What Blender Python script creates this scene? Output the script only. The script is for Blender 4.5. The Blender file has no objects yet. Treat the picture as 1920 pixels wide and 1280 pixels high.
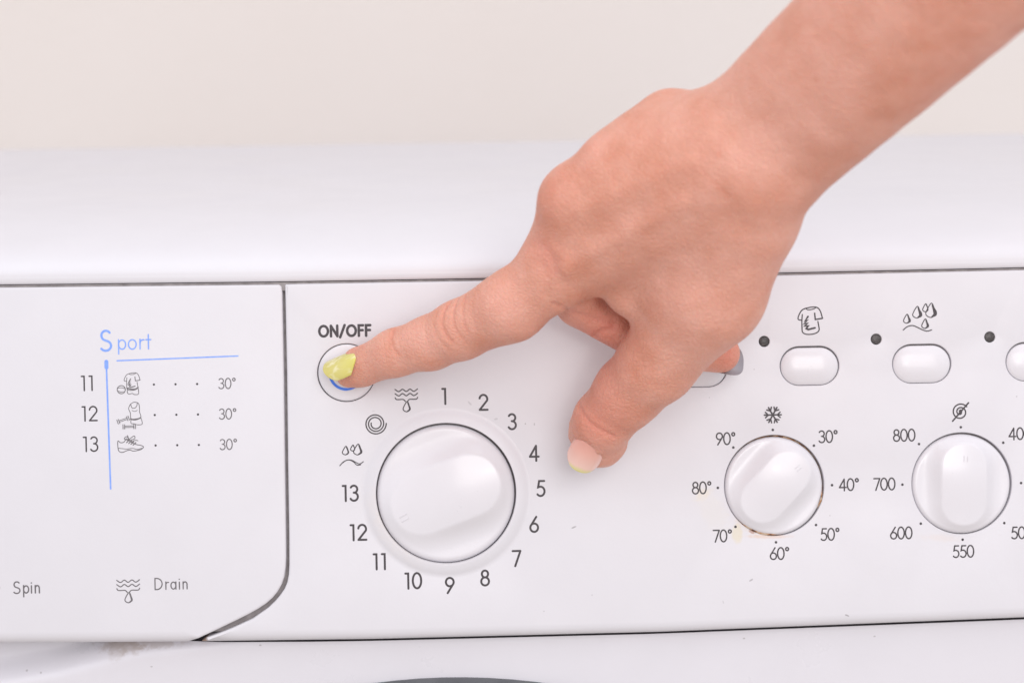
import bpy, bmesh, math, random
import numpy as np
from mathutils import Matrix, Vector
random.seed(4); rng = np.random.default_rng(4)
C = bpy.context.scene.collection
SC = bpy.context.scene

# ------------------------------------------------------------------ frame of the control panel (millimetres)
# u runs right along the fascia, v up along it, h out of it towards the viewer; the fascia leans back by LEAN
LEAN = math.radians(11.0); Z0 = 0.80
S0, D = 0.19, 650.0; F = D / S0                      # photo scale at the fascia, viewing distance
PM = Matrix(((1, 0, 0, 0), (0, math.sin(LEAN), -math.cos(LEAN), 0), (0, math.cos(LEAN), math.sin(LEAN), Z0), (0, 0, 0, 1)))
def cam_axes(yaw, roll):
    fw = np.array([math.sin(yaw), 0., -math.cos(yaw)]); up = np.array([0, 1., 0])
    r = np.cross(fw, up); r /= np.linalg.norm(r); u = np.cross(r, fw); c, s = math.cos(roll), math.sin(roll)
    return fw, c * r + s * u, -s * r + c * u, -fw * D
CAM = cam_axes(math.radians(2.2), math.radians(-1.15))
def at(px, py, h=0.0):                               # measured photo pixel -> point at height h over the fascia
    fw, r, u, O = CAM
    d = fw + r * ((px - 960) / F) + u * ((640 - py) / F)
    return O + d * ((h - O[2]) / d[2])
def pl(px, py):
    p = at(px, py); return (p[0], p[1])

# ------------------------------------------------------------------ camera
cam = bpy.data.objects.new('camera', bpy.data.cameras.new('camera')); C.objects.link(cam); SC.camera = cam
fw, rr, uu, O = CAM
cm = Matrix(((rr[0], uu[0], -fw[0], O[0] / 1000), (rr[1], uu[1], -fw[1], O[1] / 1000), (rr[2], uu[2], -fw[2], O[2] / 1000), (0, 0, 0, 1)))
cam.matrix_world = PM @ cm
cam.data.sensor_width = 36; cam.data.lens = F / 1920 * 36
cam.data.clip_start = 0.02; cam.data.clip_end = 50
cam.data.dof.use_dof = True; cam.data.dof.focus_distance = 0.645; cam.data.dof.aperture_fstop = 9.0

# ------------------------------------------------------------------ light: soft bright room and a diffused flash beside the camera
W = bpy.data.worlds.new('World'); SC.world = W; W.use_nodes = True
W.node_tree.nodes['Background'].inputs[1].default_value = 0.92
_nt = W.node_tree; _tc = _nt.nodes.new('ShaderNodeTexCoord'); _sx = _nt.nodes.new('ShaderNodeSeparateXYZ'); _mr = _nt.nodes.new('ShaderNodeMapRange'); _cr = _nt.nodes.new('ShaderNodeValToRGB')
_nt.links.new(_tc.outputs['Generated'], _sx.inputs[0]); _nt.links.new(_sx.outputs['Z'], _mr.inputs[0]); _mr.inputs[1].default_value = -1; _mr.inputs[2].default_value = 1
_nt.links.new(_mr.outputs[0], _cr.inputs[0]); _nt.links.new(_cr.outputs[0], _nt.nodes['Background'].inputs[0])
_e = _cr.color_ramp.elements; _e[0].position = .0; _e[0].color = (.66, .58, .54, 1); _e[1].position = 1; _e[1].color = (1.55, 1.55, 1.62, 1)
for _p, _c in ((.40, (.66, .62, .61, 1)), (.60, (.98, .96, 1.0, 1))):
    _x = _e.new(_p); _x.color = _c
def area(name, loc, target, size, power, col):       # loc and target in the panel frame, mm
    l = bpy.data.lights.new(name, 'AREA'); l.shape = 'RECTANGLE'; l.size, l.size_y = size; l.energy = power; l.color = col
    o = bpy.data.objects.new(name, l); C.objects.link(o)
    a = PM @ (Vector(loc) / 1000); b = PM @ (Vector(target) / 1000)
    o.location = a; o.rotation_euler = (b - a).to_track_quat('-Z', 'Y').to_euler()
    return o
area('softbox', (170, 160, 1000), (0, 0, 0), (0.55, 0.55), 3.6, (1.0, 0.97, 0.95))
area('flash', (125, 5, 700), (0, 0, 0), (0.07, 0.05), 0.14, (1.0, 0.98, 0.97))
SC.view_settings.view_transform = 'Standard'; SC.view_settings.look = 'None'; SC.view_settings.exposure = 0.05; SC.view_settings.gamma = 1.0

# ------------------------------------------------------------------ materials
def lin(r, g, b):
    f = lambda c: (c / 255 / 12.92) if c / 255 <= .04045 else ((c / 255 + .055) / 1.055) ** 2.4
    return (f(r), f(g), f(b), 1)
class Mat:
    def __init__(s, name, col, rough=.5, **kw):
        s.m = bpy.data.materials.new(name); s.m.use_nodes = True; s.t = s.m.node_tree; s.b = s.t.nodes['Principled BSDF']
        s.b.inputs['Base Color'].default_value = col; s.b.inputs['Roughness'].default_value = rough
        for k, v in kw.items(): s.b.inputs[k.replace('_', ' ')].default_value = v
    def n(s, typ, **kw):
        x = s.t.nodes.new(typ)
        for k, v in kw.items():
            if k in x.inputs: x.inputs[k].default_value = v
            else: setattr(x, k, v)
        return x
    def l(s, a, b): s.t.links.new(a, b)
    def coord(s): return s.n('ShaderNodeTexCoord').outputs['Object']
    def noise(s, scale, detail=3, vec=None, rough=.55):
        x = s.n('ShaderNodeTexNoise', Scale=scale, Detail=detail, Roughness=rough); s.l(vec or s.coord(), x.inputs['Vector']); return x.outputs['Fac']
    def ramp(s, fac, stops):
        x = s.n('ShaderNodeValToRGB'); e = x.color_ramp.elements
        while len(e) < len(stops): e.new(.5)
        for i, (p, c) in enumerate(stops): e[i].position = p; e[i].color = c if len(c) == 4 else (*c, 1)
        s.l(fac, x.inputs[0]); return x.outputs[0]
    def mix(s, fac, a, b, blend='MIX'):
        x = s.n('ShaderNodeMix', data_type='RGBA', blend_type=blend)
        for i, v in ((0, fac), (6, a), (7, b)):
            if hasattr(v, 'links'): s.l(v, x.inputs[i])
            else: x.inputs[i].default_value = v
        return x.outputs[2]
    def math(s, op, a, b=0., c=0.):
        x = s.n('ShaderNodeMath', operation=op)
        for i, v in enumerate((a, b, c)):
            if hasattr(v, 'links'): s.l(v, x.inputs[i])
            else: x.inputs[i].default_value = v
        return x.outputs[0]
    def bump(s, h, dist, strength=1.0):
        x = s.n('ShaderNodeBump', Distance=dist, Strength=strength); s.l(h, x.inputs['Height']); s.l(x.outputs[0], s.b.inputs['Normal'])
    def base(s, sock): s.l(sock, s.b.inputs['Base Color'])
    def blob(s, u, v, ru, rv, ang=0., wob=.35, soft=.35):    # 0..1 mask of a stain with an uneven rim, centred at (u, v) mm in object space
        mp = s.n('ShaderNodeMapping', vector_type='TEXTURE'); s.l(s.coord(), mp.inputs[0])
        mp.inputs['Location'].default_value = (u / 1000, v / 1000, 0); mp.inputs['Rotation'].default_value = (0, 0, ang); mp.inputs['Scale'].default_value = (ru / 1000, rv / 1000, 1)
        ln = s.n('ShaderNodeVectorMath', operation='LENGTH'); s.l(mp.outputs[0], ln.inputs[0])
        d = s.math('MULTIPLY_ADD', s.math('SUBTRACT', s.noise(420, 4), .5), wob * 4, ln.outputs['Value'])
        mr = s.n('ShaderNodeMapRange', interpolation_type='SMOOTHSTEP'); s.l(d, mr.inputs[0])
        for i, v in ((1, 1 + soft), (2, 1 - soft), (3, 0.), (4, 1.)): mr.inputs[i].default_value = v
        return mr.outputs[0]

WHITE = (.69, .677, .712, 1)
def plastic(name, col=WHITE, rough=.46, relief=.00004, coat=.04):
    m = Mat(name, col, rough, Coat_Weight=coat, Coat_Roughness=.12)
    c = m.ramp(m.noise(38, 4), [(.3, tuple(x * .975 for x in col[:3])), (.7, col)])
    m.rc = c; m.base(c)
    m.l(m.ramp(m.noise(22, 6, None, .65), [(.3, (rough * .82,) * 3), (.7, (rough * 1.18,) * 3)]), m.b.inputs['Roughness'])
    m.bump(m.math('MULTIPLY_ADD', m.noise(60, 2), 1.2, m.noise(900, 2)), relief, .5)
    return m
M_knob = plastic('knob_plastic', (.725, .71, .745, 1), .32, coat=.25)
M_lid = plastic('lid_enamel', (.70, .688, .722, 1), .44, coat=.05)
M_body = plastic('cabinet_enamel', (.73, .715, .76, 1), .3, coat=.2)
M_drawer = plastic('drawer_plastic')
# fascia: with its old stains and specks
M_fascia = plastic('fascia_plastic')
def add_stains(m, stains, specks):
    col = m.rc
    for (px, py, rx, ry, ang, c, op, wob, soft) in stains:
        u, v = pl(px, py); k = m.blob(u, v, rx * S0, ry * S0, ang, wob, soft)
        col = m.mix(m.math('MULTIPLY', k, op), col, c)
    for (px, py, rx, ry, ang, op) in specks:
        u, v = pl(px, py); k = m.blob(u, v, rx * S0, ry * S0, ang, .5, .3)
        col = m.mix(m.math('MULTIPLY', k, op), col, (.12, .1, .1, 1))
    m.base(col)
OC = lin(216, 206, 178)
add_stains(M_fascia, [(1382, 1000, 10, 17, 0, OC, .6, .2, .3), (1335, 955, 22, 45, .5, lin(224, 216, 200), .18, .4, .6), (1404, 988, 30, 9, -.55, lin(224, 196, 160), .22, .5, .6),
                      (1440, 1005, 40, 3.5, -.03, lin(215, 165, 115), .3, .4, .5), (1410, 997, 6, 2.5, -.4, lin(150, 85, 40), .6, .5, .4), (1318, 925, 14, 9, .3, lin(224, 214, 196), .5, .5, .6),
                      (1765, 1008, 34, 6, -.1, lin(218, 204, 196), .3, .4, .7), (745, 985, 30, 60, .6, lin(222, 212, 205), .4, .4, .8), (376, 1198, 12, 7, 0, lin(150, 110, 70), .8, .5, .4)],
           [(1076, 988, 4, 1.6, .4, 0.52), (1408, 1087, 3.5, 1.3, .5, 0.42), (1588, 1153, 4, 1.6, -.4, 0.52), (985, 794, 1.6, 1.6, 0, 0.42), (1002, 795, 1.2, 2.4, 0, 0.35), (1356, 1128, 1.3, 3, .3, 0.21), (880, 755, 2, 5, .7, 0.24), (930, 785, 3, 1.5, .2, 0.21), (700, 770, 3, 1, 0, 0.14), (1414, 692, 1.5, 1.5, 0, 0.28), (1330, 745, 1.2, 1.2, 0, 0.28), (1906, 743, 1.5, 1.5, 0, 0.28), (1556, 966, 1.3, 1.3, 0, 0.35), (1020, 1145, 1.3, 1.3, 0, 0.28), (1110, 1115, 1.5, 1.5, 0, 0.17)])
M_dark = Mat('cavity_plastic', (.035, .032, .034, 1), .7); M_dark.base(M_dark.ramp(M_dark.noise(300), [(.3, (.02, .018, .02)), (.7, (.06, .053, .052))]))
M_groove = Mat('backing_grey', (.3, .28, .28, 1), .7); M_groove.base(M_groove.ramp(M_groove.noise(260, 4), [(.3, (.22, .2, .2)), (.7, (.36, .33, .33))]))  # grey of the added backings, picked to lighten the shaded gaps
M_rust = Mat('rim_grime', (.3, .14, .05, 1), .8); M_rust.base(M_rust.ramp(M_rust.noise(500, 4), [(.42, (.5, .38, .28)), (.5, (.42, .2, .08)), (.62, (.1, .04, .02))]))
M_ink = Mat('print_ink', (.04, .032, .038, 1), .5); M_ink.base(M_ink.ramp(M_ink.noise(700, 3), [(.3, (.034, .027, .032)), (.75, (.06, .05, .056))]))
M_grey = Mat('print_ink_grey', (.13, .12, .13, 1), .5); M_grey.base(M_grey.ramp(M_grey.noise(700, 3), [(.3, (.1, .092, .1)), (.75, (.19, .175, .185))]))
M_blue = Mat('print_ink_blue', lin(122, 160, 240), .5); M_blue.base(M_blue.ramp(M_blue.noise(500, 3), [(.3, lin(112, 152, 240)), (.75, lin(140, 172, 240))]))
M_blue2 = Mat('ring_ink_blue', lin(66, 124, 232), .5); M_blue2.base(M_blue2.ramp(M_blue2.noise(500, 3), [(.3, lin(62, 118, 228)), (.75, lin(74, 132, 236))]))
M_led = Mat('led_lens', (.05, .045, .045, 1), .45); M_led.base(M_led.ramp(M_led.noise(1500, 2), [(.35, (.035, .03, .03)), (.7, (.10, .09, .088))]))
M_wall = Mat('wall_paint', (.85, .785, .73, 1), .8); M_wall.base(M_wall.ramp(M_wall.noise(3.5, 5), [(.3, (.85, .79, .745)), (.7, (.87, .82, .785))])); M_wall.bump(M_wall.noise(160, 4), .0006, .5)
M_door = Mat('door_trim', (.12, .125, .135, 1), .35); M_door.base(M_door.ramp(M_door.noise(60), [(.3, (.10, .105, .115)), (.7, (.15, .155, .165))]))
M_glass = Mat('door_glass', (.05, .055, .06, 1), .08); M_glass.base(M_glass.ramp(M_glass.noise(8), [(.3, (.04, .045, .05)), (.7, (.07, .075, .08))]))

# ------------------------------------------------------------------ objects
def raw(name, verts, faces, mat, parent=None, smooth=True, frame=None, sharp=None):
    me = bpy.data.meshes.new(name); me.from_pydata([tuple(map(float, v)) for v in verts], [], faces); me.update()
    return link(name, me, mat, parent, smooth, frame, sharp)
def link(name, me, mat, parent=None, smooth=True, frame=None, sharp=None):
    me.materials.append(mat.m if isinstance(mat, Mat) else mat)
    if smooth:
        me.polygons.foreach_set('use_smooth', [True] * len(me.polygons))
        if sharp: me.set_sharp_from_angle(angle=math.radians(sharp))
    o = bpy.data.objects.new(name, me); C.objects.link(o)
    if parent is not None: o.parent = parent
    if frame is not None: o.matrix_local = frame
    return o
def circle(u, v, r, n=96, ry=None): return [(u + r * math.cos(2 * PI * i / n), v + (ry or r) * math.sin(2 * PI * i / n)) for i in range(n)]
PI = math.pi
def stadium(u, v, hw, hh, n=24):                     # a slot with round ends
    d = hw - hh
    return [(u + d + hh * math.cos(a), v + hh * math.sin(a)) for a in [-PI / 2 + PI * k / n for k in range(n + 1)]] + [(u - d + hh * math.cos(a), v + hh * math.sin(a)) for a in [PI / 2 + PI * k / n for k in range(n + 1)]]
def offs(loop, w):                                   # outward offset of a counter-clockwise loop by w (number or list)
    n = len(loop); out = []
    for i in range(n):
        a, b, c = loop[i - 1], loop[i], loop[(i + 1) % n]
        t1 = np.array([b[0] - a[0], b[1] - a[1]]); t2 = np.array([c[0] - b[0], c[1] - b[1]])
        t1 /= np.linalg.norm(t1) + 1e-9; t2 /= np.linalg.norm(t2) + 1e-9
        n1 = np.array([t1[1], -t1[0]]); n2 = np.array([t2[1], -t2[0]]); m = n1 + n2; m /= max(np.linalg.norm(m), 1e-9); m /= max(m @ n1, .35)
        wi = w[i] if hasattr(w, '__len__') else w
        out.append((b[0] + m[0] * wi, b[1] + m[1] * wi))
    return out
def ccw(l):
    A = sum(l[i - 1][0] * l[i][1] - l[i][0] * l[i - 1][1] for i in range(len(l)))
    return l if A > 0 else l[::-1]
def slab(name, loop, holes, wout, dout, depth, mat, parent, frame, z=0.0, hw=.35, steps=4):
    """a moulded plate: flat face at z, rims rolled over by wout/dout (per vertex), walls to -depth"""
    bm = bmesh.new(); edges = []
    loops = [(ccw(loop), wout, dout, 1)] + [(ccw(h), hw, hw, -1) for h in holes]
    for lp, w, d, sg in loops:
        n = len(lp); w = w if hasattr(w, '__len__') else [w] * n; d = d if hasattr(d, '__len__') else [d] * n
        rings = []
        for k in range(steps + 1):
            a = PI / 2 * k / steps; s_, c_ = math.sin(a), 1 - math.cos(a)
            # the rim lies inside the given outline: full outline reached at the end of the roll
            pts = offs(lp, [sg * wi * (s_ - 1) for wi in w])
            rings.append([bm.verts.new((p[0] / 1000, p[1] / 1000, (z - di * c_) / 1000)) for p, di in zip(pts, d)])
        rings.append([bm.verts.new((p[0] / 1000, p[1] / 1000, (z - depth) / 1000)) for p in lp])
        r0 = rings[0]; edges += [bm.edges.new((r0[i - 1], r0[i])) for i in range(n)]
        for a, b in zip(rings, rings[1:]):
            for i in range(n):
                q = (a[i - 1], b[i - 1], b[i], a[i]) if sg > 0 else (a[i], b[i], b[i - 1], a[i - 1])
                bm.faces.new(q)
    r = bmesh.ops.triangle_fill(bm, use_beauty=True, use_dissolve=False, edges=edges, normal=(0, 0, 1))
    for f in [f for f in r['geom'] if isinstance(f, bmesh.types.BMFace)]:
        if f.normal.z < 0: f.normal_flip()
    me = bpy.data.meshes.new(name); bm.to_mesh(me); bm.free()
    return link(name, me, mat, parent, True, frame, 38)
def lathe(name, prof, u, v, mat, parent, n=96, frame=None):
    V, Fa = [], []
    for (r, z) in prof:
        for i in range(n):
            a = 2 * PI * i / n; V.append(((u + r * math.cos(a)) / 1000, (v + r * math.sin(a)) / 1000, z / 1000))
    for k in range(len(prof) - 1):
        for i in range(n):
            j = (i + 1) % n; Fa.append((k * n + i, k * n + j, (k + 1) * n + j, (k + 1) * n + i))
    return raw(name, V, Fa, mat, parent, True, frame, 50)
def empty(name, parent=None, frame=None):
    o = bpy.data.objects.new(name, None); o.empty_display_size = .05; C.objects.link(o)
    if parent is not None: o.parent = parent
    if frame is not None: o.matrix_local = frame
    return o
# ------------------------------------------------------------------ printing: pen strokes laid on the plastic
class Pen:
    def __init__(s): s.V, s.F, s.z = [], [], 0.03
    def stroke(s, pts, w, closed=False, cap=True):   # pts in mm, w width (number or list)
        p = [np.array(q, float) for q in pts]
        q = [p[0]]; 
        for x in p[1:]:
            if np.linalg.norm(x - q[-1]) > 1e-4: q.append(x)
        if closed and np.linalg.norm(q[0] - q[-1]) < 1e-4: q.pop()
        p = q; n = len(p); s.z += .004
        wl = w if hasattr(w, '__len__') else [w] * n
        if len(wl) != n: wl = np.interp(np.linspace(0, 1, n), np.linspace(0, 1, len(wl)), wl)
        if n == 1: return s.dot(p[0], wl[0] / 2)
        L, R = [], []
        for i in range(n):
            a = p[i - 1] if (i or closed) else None; b = p[(i + 1) % n] if (i < n - 1 or closed) else None
            t1 = (p[i] - a) / np.linalg.norm(p[i] - a) if a is not None else None
            t2 = (b - p[i]) / np.linalg.norm(b - p[i]) if b is not None else None
            t1 = t2 if t1 is None else t1; t2 = t1 if t2 is None else t2
            n1 = np.array([-t1[1], t1[0]]); n2 = np.array([-t2[1], t2[0]]); m = n1 + n2; lm = np.linalg.norm(m)
            m = n1 if lm < 1e-6 else m / lm
            m = m / max(m @ n1, .5) * wl[i] / 2
            L.append(p[i] + m); R.append(p[i] - m)
        b0 = len(s.V)
        for l, r in zip(L, R): s.V += [(*l, s.z), (*r, s.z)]
        for i in range(n if closed else n - 1):
            j = (i + 1) % n; s.F.append((b0 + 2 * i, b0 + 2 * i + 1, b0 + 2 * j + 1, b0 + 2 * j))
        if cap and not closed:
            for e, o_, wi in ((0, 1, wl[0]), (n - 1, n - 2, wl[-1])):
                t = p[e] - p[o_]; a0 = math.atan2(t[1], t[0]); b1 = len(s.V); s.z += .002
                for k in range(9):
                    a = a0 - PI / 2 + PI * k / 8; s.V.append((p[e][0] + wi / 2 * math.cos(a), p[e][1] + wi / 2 * math.sin(a), s.z))
                s.F.append(tuple(range(b1, b1 + 9)))
        return s
    def dot(s, c, r):
        s.z += .004; b = len(s.V)
        s.V += [(c[0] + r * math.cos(2 * PI * k / 20), c[1] + r * math.sin(2 * PI * k / 20), s.z) for k in range(20)]; s.F.append(tuple(range(b, b + 20))); return s
    def fill(s, pts):
        s.z += .004; b = len(s.V); pts = ccw([tuple(p) for p in pts]); s.V += [(*p, s.z) for p in pts]; s.F.append(tuple(range(b, b + len(pts)))); return s
    def build(s, name, mat, parent):
        # faces must look out of the plate
        F_ = []
        for f in s.F:
            A = sum(s.V[f[i - 1]][0] * s.V[f[i]][1] - s.V[f[i]][0] * s.V[f[i - 1]][1] for i in range(len(f)))
            F_.append(f if A > 0 else f[::-1])
        return raw(name, [(x / 1000, y / 1000, z / 1000) for x, y, z in s.V], F_, mat, parent, False)
def arc(cx, cy, rx, ry, a0, a1, n=22): return [(cx + rx * math.cos(math.radians(a0 + (a1 - a0) * i / n)), cy + ry * math.sin(math.radians(a0 + (a1 - a0) * i / n))) for i in range(n + 1)]
def spline(pts, closed=False, m=8):
    p = [np.array(q, float) for q in pts]; n = len(p); out = []
    for i in range(n if closed else n - 1):
        g = lambda k: p[k % n] if closed else p[min(max(k, 0), n - 1)]
        a, b, c, d = g(i - 1), g(i), g(i + 1), g(i + 2)
        for k in range(m):
            t = k / m; out.append(.5 * ((2 * b) + (c - a) * t + (2 * a - 5 * b + 4 * c - d) * t * t + (3 * b - a - 3 * c + d) * t ** 3))
    if not closed: out.append(p[-1])
    return out
# letter shapes, cap height 1: (advance, strokes)
GL = {
 '0': (.62, [(arc(.28, .5, .27, .49, 0, 360, 40), 1)]),
 '1': (.45, [([(.07, .975), (.25, .975), (.25, 0)], 0)]),
 '2': (.6, [(arc(.28, .71, .25, .275, 170, -20, 18) + [(.42, .5), (.03, .02)], 0), ([(.03, .02), (.54, .02)], 0)]),
 '3': (.58, [(arc(.25, .75, .22, .23, 150, -80, 18) + [(.24, .53)], 0), ([(.24, .53)] + arc(.25, .27, .25, .26, 85, -150, 20), 0)]),
 '4': (.66, [([(.44, 0), (.44, .97)], 0), ([(.44, .97), (.03, .27)], 0), ([(.03, .27), (.6, .27)], 0)]),
 '5': (.58, [([(.5, .975), (.17, .975), (.1, .57)] + arc(.25, .31, .26, .3, 115, -140, 20), 0)]),
 '6': (.6, [([(.43, .99), (.09, .46)], 0), (arc(.28, .29, .25, .27, 0, 360, 32), 1)]),
 '7': (.56, [([(.02, .975), (.52, .975)], 0), ([(.52, .975), (.17, 0)], 0)]),
 '8': (.6, [(arc(.28, .75, .2, .22, 0, 360, 28), 1), (arc(.28, .27, .25, .26, 0, 360, 30), 1)]),
 '9': (.6, [([(.13, 0), (.47, .54)], 0), (arc(.28, .71, .25, .27, 0, 360, 32), 1)]),
 'o_': (.34, [(arc(.17, .86, .12, .13, 0, 360, 20), 1)]),
 'S': (.66, [(arc(.29, .75, .22, .235, 35, 250, 16) + arc(.27, .25, .26, .24, 70, -145, 20), 0)]),
 'p': (.5, [([(.06, .66), (.06, -.28)], 0), (arc(.26, .33, .2, .3, 0, 360, 26), 1)]),
 'o': (.56, [(arc(.26, .33, .22, .31, 0, 360, 26), 1)]),
 'r': (.32, [([(.06, .66), (.06, .02)], 0), ([(.06, .4)] + arc(.24, .42, .17, .2, 160, 75, 8), 0)]),
 't': (.34, [([(.14, .95), (.14, .02)], 0), ([(.0, .62), (.28, .62)], 0)]),
 'i': (.22, [([(.08, .62), (.08, .02)], 0), ([(.08, .86), (.08, .87)], 0)]),
 'n': (.5, [([(.06, .64), (.06, .02)], 0), ([(.06, .4)] + arc(.22, .4, .16, .23, 160, 0, 12) + [(.38, .02)], 0)]),
 'a': (.56, [([(.46, .64), (.46, .02)], 0), (arc(.25, .33, .2, .3, 0, 360, 26), 1)]),
 'D': (.78, [([(.06, .02), (.06, .98)] + arc(.2, .5, .44, .48, 90, -90, 22) + [(.06, .02)], 1)]),
 'O': (.98, [(arc(.45, .5, .42, .47, 0, 360, 36), 1)]),
 'N': (.86, [([(.08, .02), (.08, .98)], 0), ([(.08, .98), (.7, .02)], 0), ([(.7, .02), (.7, .98)], 0)]),
 'F': (.6, [([(.08, .02), (.08, .97), (.5, .97)], 0), ([(.08, .53), (.46, .53)], 0)]),
 '/': (.56, [([(.0, -.08), (.46, 1.02)], 0)]),
}
def write(parent, text, px, py, cap, sw, mat=None, name='printed_number', adv=0.0, wide=1.0):
    """text centred at photo pixel (px, py); cap height and pen width in photo pixels"""
    u, v = pl(px, py); k = cap * S0; pen = Pen()
    toks = ['o_' if c == 'º' else c for c in text]
    tw = sum(GL[t][0] * wide + adv for t in toks) - adv - .07
    x = u - tw * k / 2; y = v - k / 2
    for t in toks:
        for pts, cl in GL[t][1]:
            pen.stroke([(x + a * k * wide, y + b * k) for a, b in pts], sw * S0, bool(cl))
        x += (GL[t][0] * wide + adv) * k
    return pen.build(name, mat or M_ink, parent)
def px_pen(px, py, w):                                # pen drawing with photo-pixel offsets from (px, py), y down
    u, v = pl(px, py)
    class Q(Pen):
        def s_(s, pts, ww=w, closed=False): return s.stroke([(u + a * S0, v - b * S0) for a, b in pts], (np.array(ww) * S0) if hasattr(ww, '__len__') else ww * S0, closed)
        def f_(s, pts): return s.fill([(u + a * S0, v - b * S0) for a, b in pts])
        def d_(s, a, b, r): return s.dot((u + a * S0, v - b * S0), r * S0)
    return Q()
def drop(q, cx, cy, w, h, sh=.24):                    # a water drop with its shaded right flank
    out = spline([(cx + w * .1, cy - h / 2), (cx + w * .42, cy + h * .05), (cx + w * .42, cy + h * .33), (cx, cy + h / 2), (cx - w * .42, cy + h * .33), (cx - w * .4, cy + h * .05)], True)
    q.s_(out, 1.8, True)
    q.s_(spline([(cx + w * .14, cy - h * .38), (cx + w * .4, cy + h * .08), (cx + w * .4, cy + h * .3), (cx + w * .08, cy + h * .46)]), [1.2, w * sh, w * sh, 1.5])
def wave_drain(parent, px, py, sc=1.0, mat=None):     # two wavy lines, a funnel and a drop
    q = px_pen(px, py, 2.0 * sc)
    for dy in (-16, -8): q.s_(spline([(-21 * sc + 7 * k * sc, (dy + (2.6 if k % 2 else -1.6)) * sc) for k in range(7)]))
    q.s_(spline([(-21 * sc, -2 * sc), (-19 * sc, 1 * sc), (-14 * sc, 1.5 * sc), (-6 * sc, 1.5 * sc), (-2 * sc, 5 * sc)])); q.s_(spline([(21 * sc, -2 * sc), (19 * sc, 1 * sc), (14 * sc, 1.5 * sc), (6 * sc, 1.5 * sc), (2 * sc, 5 * sc)]))
    drop(q, 0, 15 * sc, 14 * sc, 19 * sc)
    return q.build('printed_symbol', mat or M_ink, parent)
def shirt(q, cx, cy, s, w, scr=True):                 # t-shirt with a scribble
    g = lambda pts: [(cx + a * s, cy + b * s) for a, b in pts]
    q.s_(spline(g([(-8, -24), (-16, -20), (-22, -10), (-23, -3), (-16, -1)])), w)
    q.s_(spline(g([(-15, -12), (-16, 0), (-16, 14), (-15, 22), (-8, 26), (4, 26), (13, 23), (17, 18), (16, 8), (15, 2)])), w)
    q.s_(spline(g([(-8, -24), (4, -26), (14, -25), (20, -18), (24, -4)])), w); q.s_(g([(24, -4), (10, -2), (9, -14)]), w * 1.2)
    q.s_(spline(g([(-8, -24), (-4, -21), (6, -22), (12, -25)])), w * .8)
    if scr: q.s_(g([(-4, -8), (-10, 1), (-5, -1), (-12, 6), (-5, 5), (-11, 10), (-4, 10), (-8, 15), (-4, 17), (9, 14)]), w * 1.5)
# ------------------------------------------------------------------ the washing machine
XL, XR = -292.0, 312.0
machine = empty('washing_machine'); machine.location = (0, 0, 0)
machine['label'] = 'white front-loading washing machine with dials, oval buttons and printed programme numbers'; machine['category'] = 'washing machine'
def seam(x):                                         # photo height of the seam under the lid at photo column x
    return float(np.interp(x, [-700, 0, 528, 914, 1463, 1920, 2600], [543, 536.5, 531, 524.6, 514.6, 504.5, 487]))
def panel_bottom(x): return float(np.interp(x, [-700, 0, 350, 700, 1240, 1920, 2600], [1208, 1206, 1204, 1199.5, 1186, 1159, 1126]))
# -- detergent drawer front
dr = [(x, seam(x) + 2.6) for x in (-560, -300, 0, 260, 500)] + [(523, seam(520) + 2.6), (527.5, seam(528) + 6), (529, 548), (532, 700), (534, 860), (536, 1000), (536.3, 1042), (535.5, 1062), (533, 1080), (528, 1095), (520, 1109), (511, 1120), (499, 1130.5), (484, 1140.5), (466, 1150.5), (442, 1162.5), (419, 1173.5), (396, 1184.5), (372, 1195.5), (350, 1204)] + [(x, panel_bottom(x)) for x in (200, 0, -300, -560)]
low = lambda p: p[1] > 1195
dl = ccw([pl(*p) for p in dr]); 
def chamfer(loop, pb):
    w, d = [], []
    for (u, v) in loop:
        b = v < pb(u) + .35
        w.append(4.2 if b else .9); d.append(3.2 if b else .6)
    return w, d
pb_uv = [pl(x, panel_bottom(x)) for x in range(-700, 2601, 60)]
pbf = lambda u: float(np.interp(u, [p[0] for p in pb_uv], [p[1] for p in pb_uv]))
w, d = chamfer(dl, pbf)
drawer = slab('detergent_drawer', dl, [], w, d, 14, M_drawer, machine, PM, z=.5)
# -- fascia
fa = [(534.5, seam(534) + 4)] + [(536, seam(536) + 2)] + [(x, seam(x) + 1.6) for x in (560, 700, 914, 1200, 1463, 1700, 1920, 2240, 2560)] + [(x, panel_bottom(x)) for x in (2560, 2240, 1920, 1700, 1463, 1240, 1000, 800, 700, 550, 450, 376)] + [(388, 1194.5), (412, 1186), (438, 1175.5), (474, 1159), (503, 1138.5), (516, 1126), (526, 1114), (533.5, 1103), (538.5, 1091), (541.3, 1076), (542.3, 1057), (542, 1000), (539.8, 860), (538, 700), (535, 560)]
fl = ccw([pl(*p) for p in fa]); w, d = chamfer(fl, pbf)
DIAL1 = pl(836.5, 923.5); DIAL2 = pl(1451.8, 909.5); DIAL3 = pl(1803.5, 905.5); ONOFF = pl(649.5, 698.5)
BUT = [pl(1308.5, 689), pl(1518, 685.5), pl(1728.5, 681.5), pl(1941, 677.5)]; LED = [pl(1224, 643.5), pl(1433, 640), pl(1643, 635.8), pl(1856, 631.8)]
R1, R2, R3 = 130 * S0, 95 * S0, 96 * S0
holes = [circle(*DIAL1, 140 * S0, 128), circle(*DIAL2, R2, 96), circle(*DIAL3, R3, 96), circle(*ONOFF, 54.5 * S0, 80)] + [stadium(*b, 56.5 * S0, 37.2 * S0) for b in BUT] + [circle(*l, 10.3 * S0, 32) for l in LED]
fascia = slab('control_panel', fl, holes, w, d, 14, M_fascia, machine, PM, hw=.32)
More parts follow.
